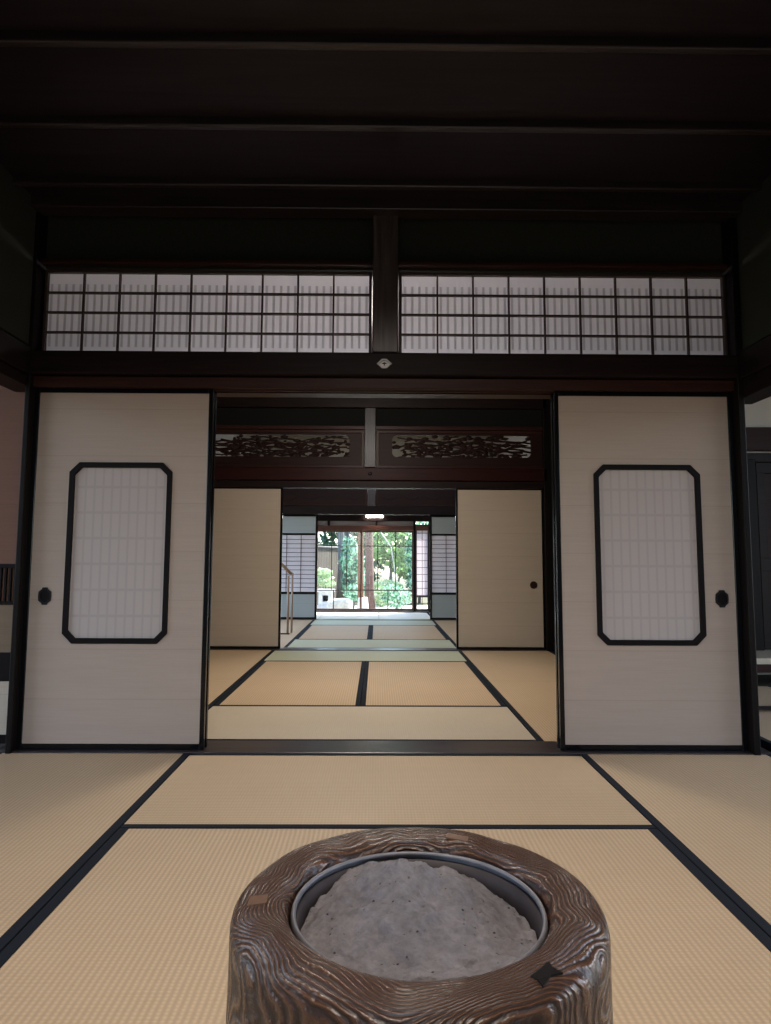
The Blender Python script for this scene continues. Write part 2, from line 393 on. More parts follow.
# ---- partition between front room and middle room
trim(-1.724, -1.700, 3.255, 3.50, -.02, 2.66, 'dark_z')               # left corner post
trim(1.772, 1.803, 3.255, 3.50, -.02, 2.66, 'dark_z')                # right corner post
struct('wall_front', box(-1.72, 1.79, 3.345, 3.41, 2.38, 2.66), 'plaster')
trim(-1.71, 1.78, 3.30, 3.46, 2.388, 2.41, 'red_x')                  # rail above the paper transoms
trim(-1.71, 1.78, 3.255, 3.48, 1.805, 1.922, 'dark_x', .008)         # nageshi beam
trim(-1.705, 1.772, 3.285, 3.48, 1.745, 1.800, 'red_x', .004)        # head rail
bm = bmn()
for y in (3.318, 3.358): bx(bm, -1.70, 1.765, y, y+.006, 1.738, 1.7455)
struct('trim_90', bm, 'red_x')
trim(-.030, .098, 3.265, 3.44, 1.925, 2.64, 'post', .006)            # short centre post
trim(-1.80, 1.875, 3.272, 3.485, -.05, .004, 'sill', .004)           # sill between the rooms
# rails along the upper side walls
trim(-1.80, -1.705, -2.6, 3.40, 1.80, 1.935, 'dark_y', .008)
trim(1.79, 1.90, -2.6, 3.40, 1.80, 1.935, 'dark_y', .008)
trim(-1.85, -1.72, .55, 3.40, 1.745, 1.798, 'dark_y')
trim(1.80, 1.92, .95, 3.40, 1.705, 1.798, 'dark_y')
trim(-1.86, -1.775, .55, 3.252, -.05, .006, 'sill')
trim(1.872, 1.96, .95, 3.252, -.05, .006, 'sill')

# ---- middle room
struct('wall_left.001', box(-2.03, -1.93, 3.50, 7.0, -.1, 2.70), 'plaster')
struct('wall_right.001', box(1.775, 1.875, 3.50, 7.02, -.1, 2.70), 'dark_z')
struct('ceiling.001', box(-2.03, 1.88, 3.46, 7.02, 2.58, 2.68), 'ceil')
trim(1.702, 1.80, 6.86, 7.02, 0, 2.58, 'dark_z')
trim(1.752, 1.776, 3.6, 6.80, 0.0, .09, 'dark_y')
trim(-2.03, -1.90, 6.80, 7.02, 0, 2.58, 'dark_z')
trim(-1.92, 1.74, 6.86, 7.02, 2.46, 2.56, 'dark_x')                # cornice
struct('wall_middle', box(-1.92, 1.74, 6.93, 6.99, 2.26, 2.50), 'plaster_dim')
trim(-1.92, 1.74, 6.89, 7.01, 2.235, 2.275, 'red_x')
trim(-1.92, 1.74, 6.86, 7.02, 1.705, 1.835, 'redder_x', .008)
trim(-1.92, 1.74, 6.88, 7.02, 1.630, 1.700, 'dark_x')
trim(-.135, -.022, 6.87, 7.02, 1.84, 2.46, 'post_sheen', .006)
trim(-1.92, 1.74, 6.862, 7.02, -.05, .004, 'sill')
# ---- far room
struct('wall_left.002', box(-1.95, -1.85, 7.04, 10.2, 1.80, 3.1), 'plaster_tan')
struct('wall_right.002', box(1.75, 1.85, 7.04, 10.2, -.1, 3.1), 'plaster_tan')
struct('ceiling.002', box(-1.95, 1.85, 7.0, 10.35, 3.0, 3.1), 'ceil')
struct('wall_back', box(-1.92, 1.80, 10.26, 10.32, 2.05, 3.0), 'plaster_tan')
trim(-1.92, 1.80, 10.22, 10.34, 2.00, 2.06, 'red_x')
trim(-1.92, 1.80, 10.20, 10.34, 1.575, 1.705, 'dark_x', .008)
trim(-.150, -.030, 10.205, 10.34, 1.71, 2.04, 'post', .005)
trim(-1.92, 1.80, 10.21, 10.36, -.05, .004, 'sill')
trim(-1.95, -1.84, 10.16, 10.36, 0, 3.0, 'dark_z')
trim(1.74, 1.85, 10.16, 10.36, 0, 3.0, 'dark_z')
# ---- veranda and its outer wall
struct('ceiling.003', box(-2.6, 2.6, 10.36, 11.80, 2.0, 2.1), 'ceil')
struct('wall_veranda', box(-2.6, -1.12, 11.66, 11.76, -.1, 2.0), 'plaster_tan')
struct('wall_veranda.001', box(.93, 2.6, 11.66, 11.76, -.1, 2.0), 'plaster_tan')
trim(-1.12, .93, 11.64, 11.78, 1.555, 2.0, 'dark_x', .004)           # dark lintel
trim(-1.12, .93, 11.66, 11.78, 1.395, 1.475, 'red_frame', .004)      # red-brown head rail
trim(-1.12, -1.045, 11.645, 11.78, 0, 1.56, 'dark_z')
trim(.622, .662, 11.655, 11.78, .0, 1.56, 'dark_z')
trim(.885, .95, 11.645, 11.78, 0, 1.56, 'dark_z')
trim(-1.12, .93, 11.645, 11.79, -.05, .022, 'sill')
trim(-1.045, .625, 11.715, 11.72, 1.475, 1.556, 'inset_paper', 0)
trim(-.86, -.82, 11.67, 11.74, 1.475, 1.556, 'dark_z')
trim(-.03, .00, 11.67, 11.74, 1.475, 1.556, 'dark_z')

# ---- side room on the right
struct('wall_side_room', box(1.88, 5.0, 5.85, 5.95, -.1, 2.8), 'plaster_white')
struct('wall_side_room.001', box(4.7, 4.8, -2.6, 1.2, -.1, 2.8), 'plaster_white')
struct('wall_side_room.002', box(4.7, 4.8, 4.1, 5.9, -.1, 2.8), 'plaster_white')
struct('ceiling.004', box(1.95, 5.0, -2.7, 6.0, 2.72, 2.8), 'ceil')
trim(1.95, 4.7, 5.79, 5.86, 1.86, 2.065, 'redder_x', .006)
trim(1.95, 4.7, 5.80, 5.86, 1.76, 1.84, 'dark_x')
trim(3.14, 3.26, 5.76, 5.86, 0, 1.78, 'dark_z')
# ---- side room on the left
struct('wall_side_room.003', box(-4.6, -1.74, 3.46, 3.56, -.1, 2.8), 'plaster_tan')
struct('wall_side_room.004', box(-4.5, -4.4, -2.6, .7, -.1, 2.8), 'plaster_tan')
struct('ceiling.005', box(-4.6, -1.86, -2.7, 3.55, 2.72, 2.8), 'ceil')

# ================================================================== TATAMI
def tatami(x0, x1, y0, y1, along, mat, label, group, bands=(1, 1), bw=.031):
    """a rush mat with cloth edge bands along its two long sides"""
    g = .0015; cx, cy_ = (x0+x1)/2, (y0+y1)/2
    if along == 'y': W_, L_ = x1-x0-2*g, y1-y0-2*g
    else: W_, L_ = y1-y0-2*g, x1-x0-2*g
    root = thing('tatami_mat', label, 'tatami mat', (cx, cy_, -.052), group)
    if along == 'x': root.rotation_euler.z = math.pi/2
    WORLD[root.name] = (0, 0, 0)
    b0 = bw if bands[0] else 0; b1 = bw if bands[1] else 0
    s = obj('rush_surface', box(-W_/2+b0, W_/2-b1, -L_/2, L_/2, 0, .052), mat, root, .002)
    if b0: obj('edge_band', box(-W_/2, -W_/2+bw-.0004, -L_/2, L_/2, 0, .0535), 'band', root, .0015)
    if b1: obj('edge_band', box(W_/2-bw+.0004, W_/2, -L_/2, L_/2, 0, .0535), 'band', root, .0015)
    return root
G1, G2, G3, G4 = 'mats of the front room', 'mats of the middle room', 'mats of the far room', 'mats of the veranda'
x1c = .045
tatami(x1c-.91, x1c+.91, 2.388, 3.270, 'x', 'tatami', 'tan tatami mat laid crosswise just before the sill, behind the ash brazier', G1)
tatami(x1c-.91, x1c, .548, 2.386, 'y', 'tatami', 'tan tatami mat under the left half of the wooden brazier', G1)
tatami(x1c, x1c+.91, .548, 2.386, 'y', 'tatami', 'tan tatami mat under the right half of the wooden brazier', G1)
tatami(x1c-1.82, x1c-.912, 1.45, 3.270, 'y', 'tatami', 'tan tatami mat at the foot of the left papered screen', G1)
tatami(x1c+.912, x1c+1.82, 1.45, 3.270, 'y', 'tatami', 'tan tatami mat at the foot of the right papered screen', G1)
tatami(x1c-1.82, x1c-.912, -.372, 1.448, 'y', 'tatami', 'tan tatami mat at the lower left corner, left of the brazier', G1)
tatami(x1c+.912, x1c+1.82, -.372, 1.448, 'y', 'tatami', 'tan tatami mat at the lower right corner, right of the brazier', G1)
x2c = -.10
tatami(x2c-.91, x2c+.91, 3.487, 4.318, 'x', 'tatami_grey', 'tatami mat with pale beige sheen laid crosswise just beyond the first sill', G2)
tatami(x2c-.91, x2c, 4.320, 6.120, 'y', 'tatami', 'tan lengthwise tatami mat in the middle room, left of the dark seam', G2)
tatami(x2c, x2c+.91, 4.320, 6.120, 'y', 'tatami', 'tan lengthwise tatami mat in the middle room, right of the dark seam', G2)
tatami(x2c-.91, x2c+.91, 6.122, 6.860, 'x', 'tatami_green', 'tatami mat with pale greenish sheen laid crosswise just before the second sill', G2)
tatami(x2c-1.82, x2c-.912, 3.487, 5.18, 'y', 'tatami', 'tan tatami mat behind the inner edge of the left front screen', G2)
tatami(x2c-1.82, x2c-.912, 5.182, 6.860, 'y', 'tatami', 'tan tatami mat at the foot of the left plain screen', G2)
tatami(x2c+.912, x2c+1.84, 3.487, 5.18, 'y', 'tatami', 'tan tatami mat behind the inner edge of the right front screen', G2)
tatami(x2c+.912, x2c+1.84, 5.182, 6.858, 'y', 'tatami', 'tan tatami mat at the foot of the right plain screen', G2)
x3c = -.05
tatami(x3c-.87, x3c+.87, 7.022, 7.790, 'x', 'tatami_green', 'tatami mat with pale green sheen laid crosswise just beyond the second sill', G3)
tatami(x3c-.87, x3c-.03, 7.792, 9.410, 'y', 'tatami', 'tan lengthwise tatami mat in the far room, left of the short seam', G3)
tatami(x3c-.03, x3c+.87, 7.792, 9.410, 'y', 'tatami', 'tan lengthwise tatami mat in the far room, right of the short seam', G3)
tatami(x3c-.87, x3c+.87, 9.412, 10.208, 'x', 'tatami_green', 'tatami mat with pale green sheen laid crosswise before the veranda', G3)
tatami(x3c-1.79, x3c-.872, 7.022, 8.60, 'y', 'tatami', 'tan tatami mat under the wooden handrail', G3)
tatami(x3c-1.79, x3c-.872, 8.602, 10.208, 'y', 'tatami', 'tan tatami mat at the foot of the left lattice screen', G3)
tatami(x3c+.872, x3c+1.79, 7.022, 8.60, 'y', 'tatami', 'tan tatami mat behind the right plain screen, at the second sill', G3)
tatami(x3c+.872, x3c+1.79, 8.602, 10.208, 'y', 'tatami', 'tan tatami mat at the foot of the right lattice screen', G3)
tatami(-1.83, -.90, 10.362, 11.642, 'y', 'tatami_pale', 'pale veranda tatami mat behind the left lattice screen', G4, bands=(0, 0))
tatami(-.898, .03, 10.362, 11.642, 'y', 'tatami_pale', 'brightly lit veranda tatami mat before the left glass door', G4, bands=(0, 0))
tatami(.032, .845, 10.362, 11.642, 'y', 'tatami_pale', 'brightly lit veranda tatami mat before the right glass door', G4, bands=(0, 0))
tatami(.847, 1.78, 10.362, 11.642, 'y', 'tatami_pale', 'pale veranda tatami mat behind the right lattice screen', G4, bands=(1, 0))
# mats of the side rooms, seen through the openings
tatami(1.962, 2.87, 3.2, 5.0, 'y', 'tatami', 'tan tatami mat of the side room, seen past the right corner post', None)
tatami(2.872, 3.78, 3.2, 5.0, 'y', 'tatami', 'tan tatami mat of the side room before the low platform', None)
tatami(1.962, 2.87, 1.38, 3.198, 'y', 'tatami', 'tan tatami mat of the side room, nearest the right sill', None)
tatami(2.872, 3.78, 1.38, 3.198, 'y', 'tatami', 'tan tatami mat of the side room, one mat in from the right sill', None)
tatami(-2.78, -1.862, 1.6, 3.44, 'y', 'tatami', 'tan tatami mat of the side room, past the left corner post', None)

# ================================================================== SLIDING SCREENS
def octo(x0, x1, z0, z1, c):
    return [(x0+c, z0), (x1-c, z0), (x1, z0+c), (x1, z1-c), (x1-c, z1), (x0+c, z1), (x0, z1-c), (x0, z0+c)]
def fusuma(x0, x1, z0, z1, y, label, group, paper, frame=(.022, .022, .028, .022), th=.026, inset=None, pull=None, name='sliding_screen'):
    """frame = left, right, bottom, top width; the papered sheet sits 4 mm behind the frame"""
    r = thing(name, label, 'sliding screen', ((x0+x1)/2, y, z0), group)
    l, rr, b, t = frame
    if inset:
        ix0, ix1, iz0, iz1, c, bw = inset
        bm = bmn(); A0, A1, B0, B1 = x0+l, x1-rr, z0+b, z1-t
        # rectangle with an octagonal hole: 8 outer points matched with the 8 inner ones
        inner = octo(ix0+bw*.4, ix1-bw*.4, iz0+bw*.4, iz1-bw*.4, c)
        outer = [(ix0+c, B0), (ix1-c, B0), (A1, iz0+c), (A1, iz1-c), (ix1-c, B1), (ix0+c, B1), (A0, iz1-c), (A0, iz0+c)]
        corners = {1: (A1, B0), 3: (A1, B1), 5: (A0, B1), 7: (A0, B0)}
        for yy in (y+.004, y+th-.004):
            iv = [bm.verts.new((x, yy, z)) for x, z in inner]; ov = [bm.verts.new((x, yy, z)) for x, z in outer]
            for k in range(8):
                j = (k+1) % 8
                if k in corners:
                    cv = bm.verts.new((corners[k][0], yy, corners[k][1])); bm.faces.new((ov[k], cv, ov[j], iv[j], iv[k]))
                else: bm.faces.new((ov[k], ov[j], iv[j], iv[k]))
        sh = obj('paper', bm, paper, r)
        bm = bmn(); ring_prism(bm, octo(ix0, ix1, iz0, iz1, c*1.05), octo(ix0+bw, ix1-bw, iz0+bw, iz1-bw, c*.82), y-.004, y+th+.003)
        wf = obj('window_frame', bm, 'lacquer_soft', r, .003)
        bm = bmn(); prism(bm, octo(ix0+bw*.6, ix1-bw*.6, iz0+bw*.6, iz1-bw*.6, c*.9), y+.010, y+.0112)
        ip = obj('window_paper', bm, 'inset_paper', wf); ip['label'] = 'translucent white paper pane with painted lattice shade'
    else:
        obj('paper', box(x0+l, x1-rr, y+.004, y+th-.004, z0+b, z1-t), paper, r)
    bm = bmn()
    bx(bm, x0, x0+l, y, y+th, z0, z1); bx(bm, x1-rr, x1, y, y+th, z0, z1)
    bx(bm, x0+l, x1-rr, y, y+th, z0, z0+b); bx(bm, x0+l, x1-rr, y, y+th, z1-t, z1)
    obj('frame', bm, 'lacquer', r, .003)
    if pull:
        px_, pz, pr_, kind = pull
        bm = bmn()
        if kind == 'scallop':
            n = 40
            oc = [(.28, -1), (.36, -.80), (.72, -.52), (.76, 0), (.72, .52), (.36, .80), (.28, 1), (-.28, 1), (-.36, .80), (-.72, .52), (-.76, 0), (-.72, -.52), (-.36, -.80), (-.28, -1)]
            o_ = [(px_+pr_*u, pz+pr_*q) for u, q in oc]; i_ = [(px_+pr_*.72*u, pz+pr_*.72*q) for u, q in oc]
        else:
            n = 32
            o_ = [(px_+pr_*math.cos(2*math.pi*k/n), pz+pr_*math.sin(2*math.pi*k/n)) for k in range(n)]
            i_ = [(px_+pr_*.78*math.cos(2*math.pi*k/n), pz+pr_*.78*math.sin(2*math.pi*k/n)) for k in range(n)]
        ring_prism(bm, o_, i_, y-.001, y+.006)
        h = obj('door_pull', bm, 'iron' if kind == 'scallop' else 'pull_brown', r, .0008)
        bm = bmn(); prism(bm, i_, y+.003, y+.0045); obj('recess', bm, 'lacquer_soft' if kind == 'scallop' else 'pull_brown', h)
    return r
GA = 'papered sliding screens of the front opening'
fusuma(-1.703, -.818, .003, 1.746, 3.310, 'cream papered sliding screen with octagonal paper window, left of the opening', GA, 'fusuma',
       (.027, .022, .028, .024), inset=(-1.512, -1.008, .497, 1.375, .045, .026), pull=(-1.603, .722, .042, 'scallop'))
fusuma(.878, 1.772, .003, 1.746, 3.310, 'cream papered sliding screen with octagonal paper window, right of the opening', GA, 'fusuma',
       (.022, .027, .028, .024), inset=(1.066, 1.594, .497, 1.378, .045, .026), pull=(1.678, .722, .042, 'scallop'))
fusuma(-1.69, -.815, .003, 1.746, 3.350, 'black lacquered screen edge peeking out behind the left windowed screen', GA, 'fusuma', pull=None)
fusuma(.876, 1.760, .003, 1.746, 3.350, 'black lacquered screen edge peeking out behind the right windowed screen', GA, 'fusuma', pull=None)
GB = 'plain sliding screens of the second opening'
fusuma(-1.885, -.970, .004, 1.634, 6.915, 'plain tan sliding screen on the left in the middle room', GB, 'fusuma_tan', (.018, .022, .026, .016), pull=None)
fusuma(.802, 1.700, .004, 1.634, 6.915, 'plain tan sliding screen with round brown pull on the right in the middle room', GB, 'fusuma_tan', (.022, .018, .026, .016), pull=(1.590, .650, .038, 'round'))

def lattice_screen(x0, x1, y, zt, label, nvert, group, name='lattice_screen'):
    """panel above, papered lattice in the middle, panel below"""
    r = thing(name, label, 'sliding screen', ((x0+x1)/2, y, 0.004), group); th = .03
    bm = bmn(); bx(bm, x0, x0+.03, y, y+th, .004, zt); bx(bm, x1-.03, x1, y, y+th, .004, zt)
    for a, b in ((.004, .035), (.375, .41), (1.26, 1.29), (zt-.03, zt)): bx(bm, x0+.03, x1-.03, y, y+th, a, b)
    obj('frame', bm, 'lacquer', r, .003)
    obj('lower_panel', box(x0+.03, x1-.03, y+.008, y+th-.008, .035, .375), 'fusuma_grey', r)
    obj('upper_panel', box(x0+.03, x1-.03, y+.008, y+th-.008, 1.29, zt-.03), 'fusuma_grey', r)
    obj('paper', box(x0+.03, x1-.03, y+.018, y+.0192, .41, 1.26), 'shoji_paper', r)
    bm = bmn(); n = 13
    for k in range(1, n):
        z = .41+.85*k/n; bx(bm, x0+.03, x1-.03, y+.006, y+.017, z-.004, z+.004)
    for k in range(1, nvert+1):
        x = x0+.03+(x1-x0-.06)*k/(nvert+1); bx(bm, x-.004, x+.004, y+.0055, y+.0175, .41, 1.26)
    obj('lattice', bm, 'lattice', r)
    return r
lattice_screen(-1.83, -.905, 10.255, 1.573, 'lattice paper screen with grey panels, left of the veranda opening', 3, 'lattice screens of the far room')
lattice_screen(.795, 1.72, 10.255, 1.573, 'lattice paper screen with grey panels, right of the veranda opening', 3, 'lattice screens of the far room')

# narrow paper screen standing beside the glass door on the veranda
r = thing('shoji_screen', 'narrow bright paper screen with glass foot beside the right glass door', 'sliding screen', (.775, 11.69, .022))
x0, x1, y, zt = .664, .884, 11.685, 1.50
bm = bmn(); bx(bm, x0, x0+.018, y, y+.028, .022, zt); bx(bm, x1-.018, x1, y, y+.028, .022, zt)
for a, b in ((.022, .06), (.255, .29), (zt-.03, zt)): bx(bm, x0+.018, x1-.018, y, y+.028, a, b)
obj('frame', bm, 'lattice', r, .002)
obj('paper', box(x0+.018, x1-.018, y+.018, y+.0192, .29, zt-.03), 'shoji_paper', r)
bm = bmn()
for k in range(1, 10):
    z = .29+(zt-.32)*k/10; bx(bm, x0+.018, x1-.018, y+.008, y+.017, z-.004, z+.004)
bx(bm, x0+.018, x1-.018, y+.008, y+.017, .15, .158); bx(bm, (x0+x1)/2-.004, (x0+x1)/2+.004, y+.0075, y+.0175, .06, zt-.03)
obj('lattice', bm, 'lattice', r)
obj('glass_pane', box(x0+.018, x1-.018, y+.012, y+.015, .06, .255), 'glass', r)

# paper transoms over the front opening
def paper_transom(x0, x1, label):
    z0, z1, y = 1.926, 2.366, 3.345
    r = thing('transom_screen', label, 'transom', ((x0+x1)/2, y, z0), 'paper transoms over the front opening')
    bm = bmn(); ring_prism(bm, [(x0, z0), (x1, z0), (x1, z1), (x0, z1)], [(x0+.014, z0+.012), (x1-.014, z0+.012), (x1-.014, z1-.014), (x0+.014, z1-.014)], y-.012, y+.024)
    obj('frame', bm, 'lattice', r, .002)
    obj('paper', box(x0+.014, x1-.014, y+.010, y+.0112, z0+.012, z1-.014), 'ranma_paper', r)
    bm = bmn()
    for k in range(1, 9):
        x = x0+.014+(x1-x0-.028)*k/9; bx(bm, x-.004, x+.004, y-.008, y+.009, z0+.012, z1-.014)
    for k in range(1, 4):
        z = z0+.012+(z1-z0-.026)*k/4; bx(bm, x0+.014, x1-.014, y-.007, y+.0095, z-.0045, z+.0045)
    obj('lattice', bm, 'lattice', r)
paper_transom(-1.694, -.034, 'paper transom with dark lattice, left of the short centre post')
paper_transom(.104, 1.774, 'paper transom with dark lattice, right of the short centre post')

# carved transoms over the second opening
def carved_transom(x0, x1, s0, s1, label, seed, open_left):
    rnd = random.Random(seed)
    z0, z1, y = 1.838, 2.233, 6.925
    r = thing('carved_transom', label, 'transom', ((x0+x1)/2, y, z0), 'carved transoms over the second opening')
    a0, a1 = 1.955, 2.185
    def rrect(ax0, ax1, az0, az1, rad, n=6):
        pts = []
        for cx_, cz_, st in ((ax1-rad, az0+rad, -90), (ax1-rad, az1-rad, 0), (ax0+rad, az1-rad, 90), (ax0+rad, az0+rad, 180)):
            for k in range(n+1):
                a = math.radians(st+90*k/n); pts.append((cx_+rad*math.cos(a), cz_+rad*math.sin(a)))
        return pts
    inner = rrect(s0, s1, a0, a1, .05)
    outer = []
    cxs = (x1, x1, x0, x0); czs = (z0, z1, z1, z0)
    for q in range(4):
        for k in range(7):
            px_, pz = inner[q*7+k]
            if k < 3: outer.append((px_, z0 if q == 0 else z1) if q in (0, 2) else (cxs[q], pz))
            elif k == 3: outer.append((cxs[q], czs[q]))
            else: outer.append((cxs[q], pz) if q in (0, 2) else (px_, czs[q]))
    bm = bmn(); ring_prism(bm, outer, inner, y, y+.022); obj('board', bm, 'transom_wood', r)
    bm = bmn(); ring_prism(bm, [(x0, z0), (x1, z0), (x1, z1), (x0, z1)], [(x0+.03, z0+.03), (x1-.03, z0+.03), (x1-.03, z1-.03), (x0+.03, z1-.03)], y-.016, y+.0215)
    obj('frame', bm, 'red_x', r, .004)
    bm = bmn()
    L = s1-s0
    # flowing stems and clouds of leaves that fill most of the slot
    for k in range(9):
        zz = a0+.02+(a1-a0-.05)*k/9; pts = []
        xs, xe = s0+L*rnd.uniform(-.01, .1), s1-L*rnd.uniform(-.01, .12)
        ph = rnd.uniform(0, 6)
        for j in range(26):
            u = j/25; x = xs+(xe-xs)*u
            pts.append((x, y+.011+.007*math.sin(9*u+ph), min(a1+.004, max(a0-.004, zz+.022*math.sin(11*u+ph)+.012*math.sin(23*u+2*ph)))))
        tube(bm, pts, [rnd.uniform(.006, .011) for _ in pts], 6)
    for k in range(240):
        u = rnd.random(); 
        edge = u if open_left else 1-u
        if edge < .10 and rnd.random() < .75: continue
        if .86 < edge < .97 and rnd.random() < .7: continue
        zmax = a1-.012 if rnd.random() < .55 else a0+.6*(a1-a0)
        blob(bm, (s0+L*u, y+.011, rnd.uniform(a0, zmax)), (rnd.uniform(.018, .05), .016, rnd.uniform(.008, .022)), 1, .25, k)
    for k in range(3):
        u = (.05+.02*k) if open_left else (.95-.02*k)
        tube(bm, [(s0+L*(u-.09), y+.011, a0+.06+.04*k), (s0+L*u, y+.011, a0+.065+.05*k), (s0+L*(u+.09), y+.011, a0+.05+.05*k)], .009, 6)
    obj('carving', bm, 'transom_wood', r, 0, True)
carved_transom(-1.90, -.140, -1.74, -.295, 'carved openwork wooden transom on the left of the second opening', 3, True)
carved_transom(-.016, 1.735, .149, 1.585, 'carved openwork wooden transom on the right of the second opening', 11, False)
# plain board transoms over the veranda opening
def board_transom(x0, x1, label):
    r = thing('board_transom', label, 'transom', ((x0+x1)/2, 10.25, 1.71), 'board transoms over the veranda opening')
    bm = bmn(); ring_prism(bm, [(x0, 1.708), (x1, 1.708), (x1, 1.998), (x0, 1.998)], [(x0+.03, 1.735), (x1-.03, 1.735), (x1-.03, 1.97), (x0+.03, 1.97)], 10.235, 10.30)
    obj('frame', bm, 'red_x', r, .003)
    obj('board', box(x0+.03, x1-.03, 10.26, 10.28, 1.735, 1.97), 'transom_wood', r)
    bm = bmn()
    for k in range(5):
        cx_ = x0+.2+(x1-x0-.4)*k/4
        prism(bm, [(cx_-.12, 1.85), (cx_, 1.79), (cx_+.12, 1.85), (cx_, 1.91)], 10.248, 10.262)
    obj('diamond_carving', bm, 'transom_wood', r, .003)
board_transom(-1.84, -.155, 'dark board transom left of the post above the veranda opening')
board_transom(-.025, 1.74, 'dark board transom right of the post above the veranda opening')

# diamond nail cover on the beam
r = thing('nail_cover', 'small silver diamond ornament on the dark beam under the centre post', 'ornament', (.030, 3.255, 1.862))
bm = bmn(); ring_prism(bm, [(.030-.038, 1.862), (.030-.012, 1.838), (.030+.012, 1.838), (.030+.038, 1.862), (.030+.012, 1.886), (.030-.012, 1.886)],
                       [(.030-.026, 1.862), (.030-.008, 1.846), (.030+.008, 1.846), (.030+.026, 1.862), (.030+.008, 1.878), (.030-.008, 1.878)], 3.244, 3.256)
obj('rim', bm, 'silver', r, .0015)
bm = bmn(); prism(bm, [(.030-.025, 1.862), (.030-.008, 1.847), (.030+.008, 1.847), (.030+.025, 1.862), (.030+.008, 1.877), (.030-.008, 1.877)], 3.250, 3.2555)
f_ = obj('plate', bm, 'silver', r)
bm = bmn(); tube(bm, [(.020, 3.2485, 1.862), (.030, 3.247, 1.866), (.040, 3.2485, 1.862)], .0025, 6); tube(bm, [(.030, 3.2485, 1.853), (.030, 3.247, 1.864)], .0025, 6)
obj('motif', bm, 'iron', f_)
# round brown nail cover on the second beam's post
r = tag(obj('nail_cover', (lambda b: (blob(b, (-.078, 6.858, 1.772), (.022, .010, .016), 2, .05), b)[1])(bmn()), 'iron', None, 0, True, (-.078, 6.858, 1.772)),
        'small dark ornament on the red-brown beam of the second opening', 'ornament')

# ================================================================== GLASS DOORS
def glass_door(x0, x1, y, label, low_x):
    r = thing('glass_door', label, 'glass door', ((x0+x1)/2, y, .022), 'glass doors to the garden')
    z0, z1 = .024, 1.395
    bm = bmn(); bx(bm, x0, x0+.022, y, y+.03, z0, z1); bx(bm, x1-.022, x1, y, y+.03, z0, z1)
    bx(bm, x0+.022, x1-.022, y, y+.03, z0, z0+.035); bx(bm, x0+.022, x1-.022, y, y+.03, z1-.03, z1); 
    obj('frame', bm, 'red_frame', r, .002)
    bm = bmn(); bx(bm, x0+.022, x1-.022, y+.006, y+.024, .362, .382); bx(bm, x0+.022, x1-.022, y+.008, y+.022, 1.120, 1.133)
    for k in (1, 2):
        x = x0+(x1-x0)*k/3; bx(bm, x-.007, x+.007, y+.008, y+.022, .382, 1.365)
    bx(bm, low_x-.009, low_x+.009, y+.007, y+.023, .059, .362)
    obj('glazing_bars', bm, 'lattice', r)
    obj('glass_pane', box(x0+.02, x1-.02, y+.013, y+.017, .05, 1.37), 'glass', r)
glass_door(-1.045, -.262, 11.695, 'glass sliding door to the garden, left of the two', -.745)
glass_door(-.296, .622, 11.730, 'glass sliding door to the garden, right of the two', .187)

# lamp on the lintel
r = thing('wall_lamp', 'lit white strip lamp on the dark lintel above the glass doors', 'lamp', (-.05, 11.63, 1.626))
obj('housing', box(-.20, .105, 11.60, 11.642, 1.648, 1.668), 'fixture', r, .004)
bm = bmn(); tube(bm, [(-.19, 11.60, 1.630), (.095, 11.60, 1.630)], .016, 12); obj('tube', bm, 'tube', r, 0, True)

# handrail of the stair in the far room
r = thing('handrail', 'brown wooden stair handrail standing beside the left plain screen', 'handrail', (-1.06, 8.3, 0))
bm = bmn(); tube(bm, [(-1.075, 8.28, 0.003), (-1.075, 8.28, .70)], .013, 10); obj('post', bm, 'brass', r, 0, True)
bm = bmn(); tube(bm, [(-1.045, 8.42, 0.003), (-1.045, 8.42, .715)], .013, 10); obj('post', bm, 'brass', r, 0, True)
bm = bmn(); tube(bm, [(-1.62, 8.30, 1.32), (-1.16, 8.30, .835), (-1.058, 8.32, .728), (-1.045, 8.44, .715)], .018, 10); obj('top_rail', bm, 'brass', r, 0, True)
bm = bmn(); tube(bm, [(-1.60, 8.29, 0.003), (-1.60, 8.29, 1.30)], .013, 10); obj('post', bm, 'brass', r, 0, True)
obj('base_plate', box(-1.64, -1.05, 8.25, 8.31, 0.0005, .012), 'dark_x', r, .002)

# ================================================================== SIDE ROOM GLIMPSES
# right: low platform with a pale mat, plank door behind
r = thing('low_platform', 'low dark wooden platform with a pale top in the right side room', 'platform', (3.3, 5.55, 0))
obj('top_board', box(2.2, 4.2, 5.28, 5.74, .112, .158), 'tatami_grey', r, .004)
obj('front_board', box(2.2, 4.2, 5.26, 5.30, .055, .115), 'redder_x', r, .004)
for x in (2.25, 3.2, 4.1): obj('leg', box(x, x+.06, 5.30, 5.36, 0, .112), 'dark_z', r)
obj('shelf_board', box(2.2, 4.2, 5.38, 5.72, .06, .075), 'dark_x', r)
r = thing('low_bench', 'narrow dark low bar lying before the platform in the right side room', 'bench', (2.75, 4.35, 0))
obj('plank', box(2.15, 3.5, 4.16, 4.20, .012, .030), 'dark_x', r, .003)
for x in (2.2, 2.8, 3.4): obj('foot', box(x, x+.04, 4.16, 4.20, 0.001, .012), 'dark_x', r)
r = thing('plank_screen', 'dark plank screen with cross rail behind the right corner post', 'screen', (3.75, 5.78, 0))
bm = bmn()
for k in range(6):
    x = 3.27+k*.16; bx(bm, x, x+.157, 5.80, 5.82, .16, 1.755)
obj('planks', bm, 'transom_wood', r, .002)
